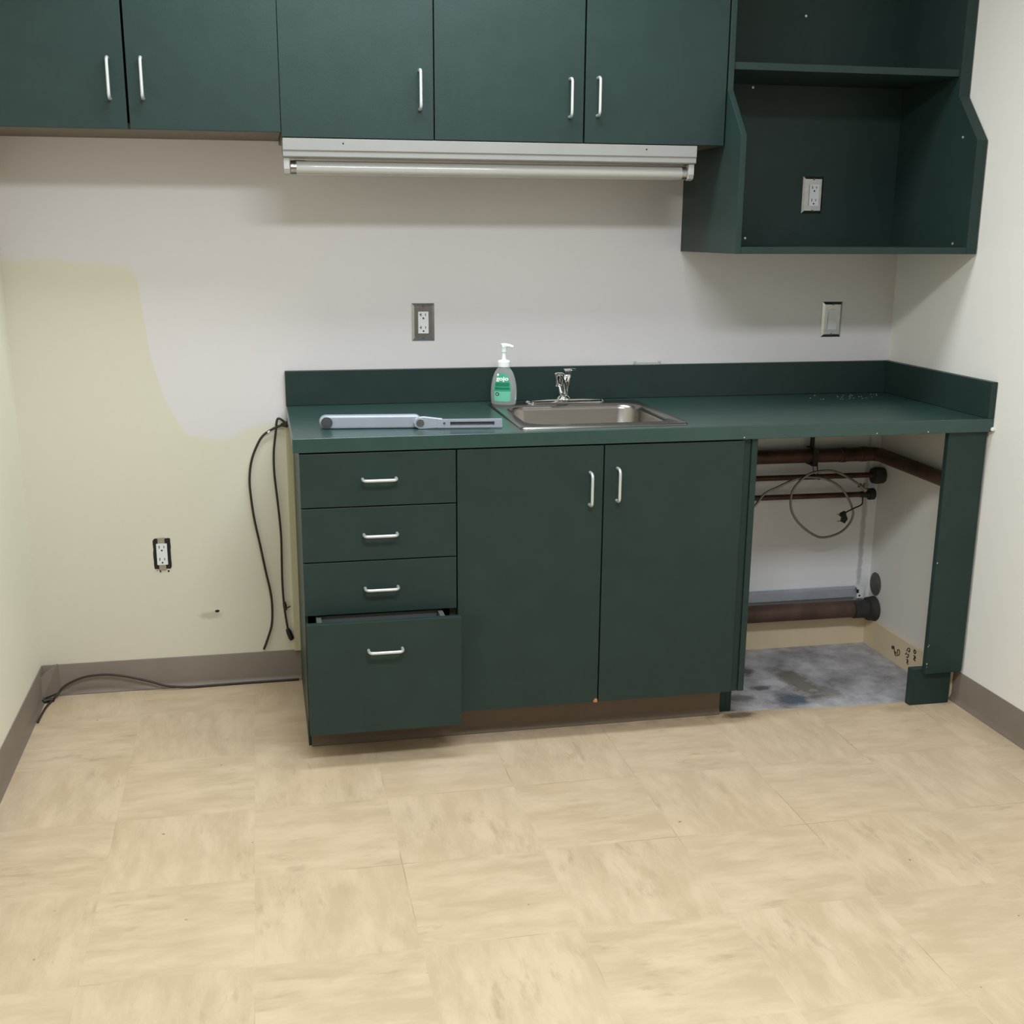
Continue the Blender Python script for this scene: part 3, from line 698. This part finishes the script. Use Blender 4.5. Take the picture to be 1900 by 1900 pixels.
# ------------------------------------------------------------------ pipes in the open bay
PX0 = 1.287
pp = thing('copper_pipe', (1.6, -.035, .688), 'thick tarnished copper pipe under counter that elbows along the right wall', 'pipe')
b = MB(); arc = [(1.945-.0 + .030*math.sin(a), -.035-.030*(1-math.cos(a)), .686) for a in [i*PI/12 for i in range(7)]]
b.tube([(PX0, -.035, .688), (1.6, -.035, .687), (1.90, -.035, .686)] + arc + [(1.975, -.2, .684), (1.975, -.40, .681), (1.975, -.5550, .678)], .0235, 18); obj('pipe_run', b, m_copper, pp, smooth=True)
for x, wd in ((1.845, .012), (1.915, .02)):
    b = MB(); b.lathe([(.0255, 0), (.0255, wd)], (x, -.035, .6862), 22, 'x'); obj('coupling', b, m_copper, pp, smooth=True)
b = MB(); b.lathe([(.0245, 0), (.0245, .003)], (1.908, -.035, .6862), 22, 'x'); obj('solder_ring', b, m_copper_lt, pp)
b = MB(); b.lathe([(.0250, 0), (.0250, .003)], (1.836, -.035, .6862), 22, 'x'); obj('solder_ring', b, m_copper_lt, pp)
pp = thing('thin_pipe', (1.6, -.035, .614), 'thin dark pipe running just below the thick copper pipe', 'pipe', 'thin pipes in the open bay')
b = MB(); b.tube([(PX0, -.035, .616), (1.965, -.035, .613)], .0092, 14); obj('pipe_run', b, m_copper, pp, smooth=True)
b = MB(); b.lathe([(.026, 0), (.029, .012), (.027, .038)], (1.966, -.035, .610), 20, 'x', 1, 1); obj('wall_sleeve', b, m_iron_dark, pp, smooth=True)
pp = thing('thin_pipe', (1.6, -.035, .545), 'lowest thin dark pipe behind the coiled hose', 'pipe', 'thin pipes in the open bay')
b = MB(); b.tube([(PX0, -.035, .549), (1.955, -.035, .546)], .0092, 14); obj('pipe_run', b, m_copper, pp, smooth=True)
b = MB(); b.lathe([(.0105, 0), (.012, .03), (.020, .032), (.020, .050)], (1.925, -.035, .546), 20, 'x'); obj('wall_sleeve', b, m_iron_dark, pp, smooth=True)
pp = thing('drain_pipe', (1.6, -.045, .139), 'wide brown iron drain pipe just above the beige board', 'pipe')
b = MB(); b.tube([(PX0, -.045, .141), (1.6, -.045, .139), (1.998, -.045, .137)], .0300, 22); obj('pipe_run', b, m_iron, pp, smooth=True)
b = MB(); b.lathe([(.0305, 0), (.0315, .05), (.041, .055), (.044, .081)], (1.925, -.050, .136), 26, 'x'); obj('wall_sleeve', b, m_iron_dark, pp, smooth=True)
# hanger
hg = thing('pipe_hanger', (1.745, -.035, .80), 'black strap hanging from the counter that holds the copper pipe', 'hanger')
b = MB(); b.box(1.729, 1.741, -.040, -.028, .712, .8550); b.box(1.7275, 1.7425, -.062, -.008, .7125, .716); b.box(1.728, 1.747, -.0625, -.0595, .655, .716); b.box(1.728, 1.747, -.062, -.008, .655, .6635); obj('strap', b, m_black, hg, bevel=.001)
b = MB(); b.tube([(1.731, -.060, .658), (1.732, -.063, .640), (1.737, -.070, .620)], .0013, 6, smooth=3); b.tube([(1.745, -.060, .658), (1.747, -.063, .64), (1.747, -.072, .612), (1.757, -.078, .622)], .0016, 6, smooth=3); obj('tie_wire', b, m_black, hg)
# flexible hose
Cc = [(1.30, .40), (1.42, .46), (1.511, .523), (1.552, .571), (1.598, .593), (1.645, .613), (1.683, .623), (1.725, .623), (1.771, .614), (1.815, .591), (1.848, .556), (1.874, .508), (1.876, .48), (1.862, .452), (1.835, .429), (1.796, .416), (1.757, .416), (1.716, .438), (1.678, .47), (1.652, .508), (1.644, .545), (1.649, .582), (1.668, .609), (1.696, .632), (1.729, .643), (1.778, .645), (1.818, .633), (1.859, .611), (1.892, .589)]
hs = thing('coiled_hose', (1.76, -.09, .53), 'thin ribbed metal hose coiled in a loop below the counter', 'hose')
b = MB(); n_ = len(Cc)
P3 = [(x, -.080-.014*(i/n_), z) for i, (x, z) in enumerate(Cc)]
b.tube(P3, .0043, 10, smooth=16, rfun=lambda i, m: .0040+.0007*(1 if i % 2 else -1)); obj('ribbed_tube', b, m_flex, hs, smooth='all')
b = MB(); b.tube([(1.888, -.094, .592), (1.900, -.094, .582), (1.912, -.094, .574)], .007, 10, rfun=lambda i, m: (.0085, .0065, .009)[i]); b.box(1.903, 1.912, -.100, -.090, .575, .598); obj('fitting', b, m_flex, hs)
b = MB(); b.tube([(x, -.094, z) for x, z in ((1.912, .568), (1.903, .55), (1.902, .526), (1.877, .514), (1.852, .503), (1.839, .495))], .0024, 8, smooth=5); obj('lead_wire', b, m_black, hs, smooth='all')
b = MB(); b.prism([(1.826, .498), (1.842, .505), (1.846, .490), (1.852, .478), (1.842, .462), (1.830, .468), (1.832, .482), (1.822, .490)], 'y', -.101, -.087); obj('plug', b, m_black, hs, bevel=.002)
b = MB(); b.box(1.812, 1.824, -.0955, -.0945, .493, .4965); obj('plug_pin', b, m_brass, hs)
b = MB(); b.box(1.817, 1.829, -.0925, -.0915, .468, .4715); obj('plug_pin', b, m_brass, hs)
# metal channel with an end bracket above the drain pipe
ch = thing('metal_channel', (1.63, -.02, .19), 'pale metal channel along the wall above the drain pipe', 'channel')
b = MB(); b.prism([(-.0005, .172), (-.020, .172), (-.020, .204), (-.016, .208), (-.0005, .208)], 'x', PX0+.002, 1.945); obj('rail', b, m_grey_metal, ch, bevel=.001)
b = MB(); b.box(1.946, 1.972, -.032, -.028, .171, .211); b.box(1.946, 1.972, -.028, -.0008, .207, .211); obj('bracket', b, m_white, ch)
b = MB(); b.lathe([(.0035, -.0005), (.0035, .001)], (1.956, -.032, .180), 10, 'y'); b.box(1.944, 1.952, -.0326, -.031, .190, .203); obj('bracket_hole', b, m_slot, ch)
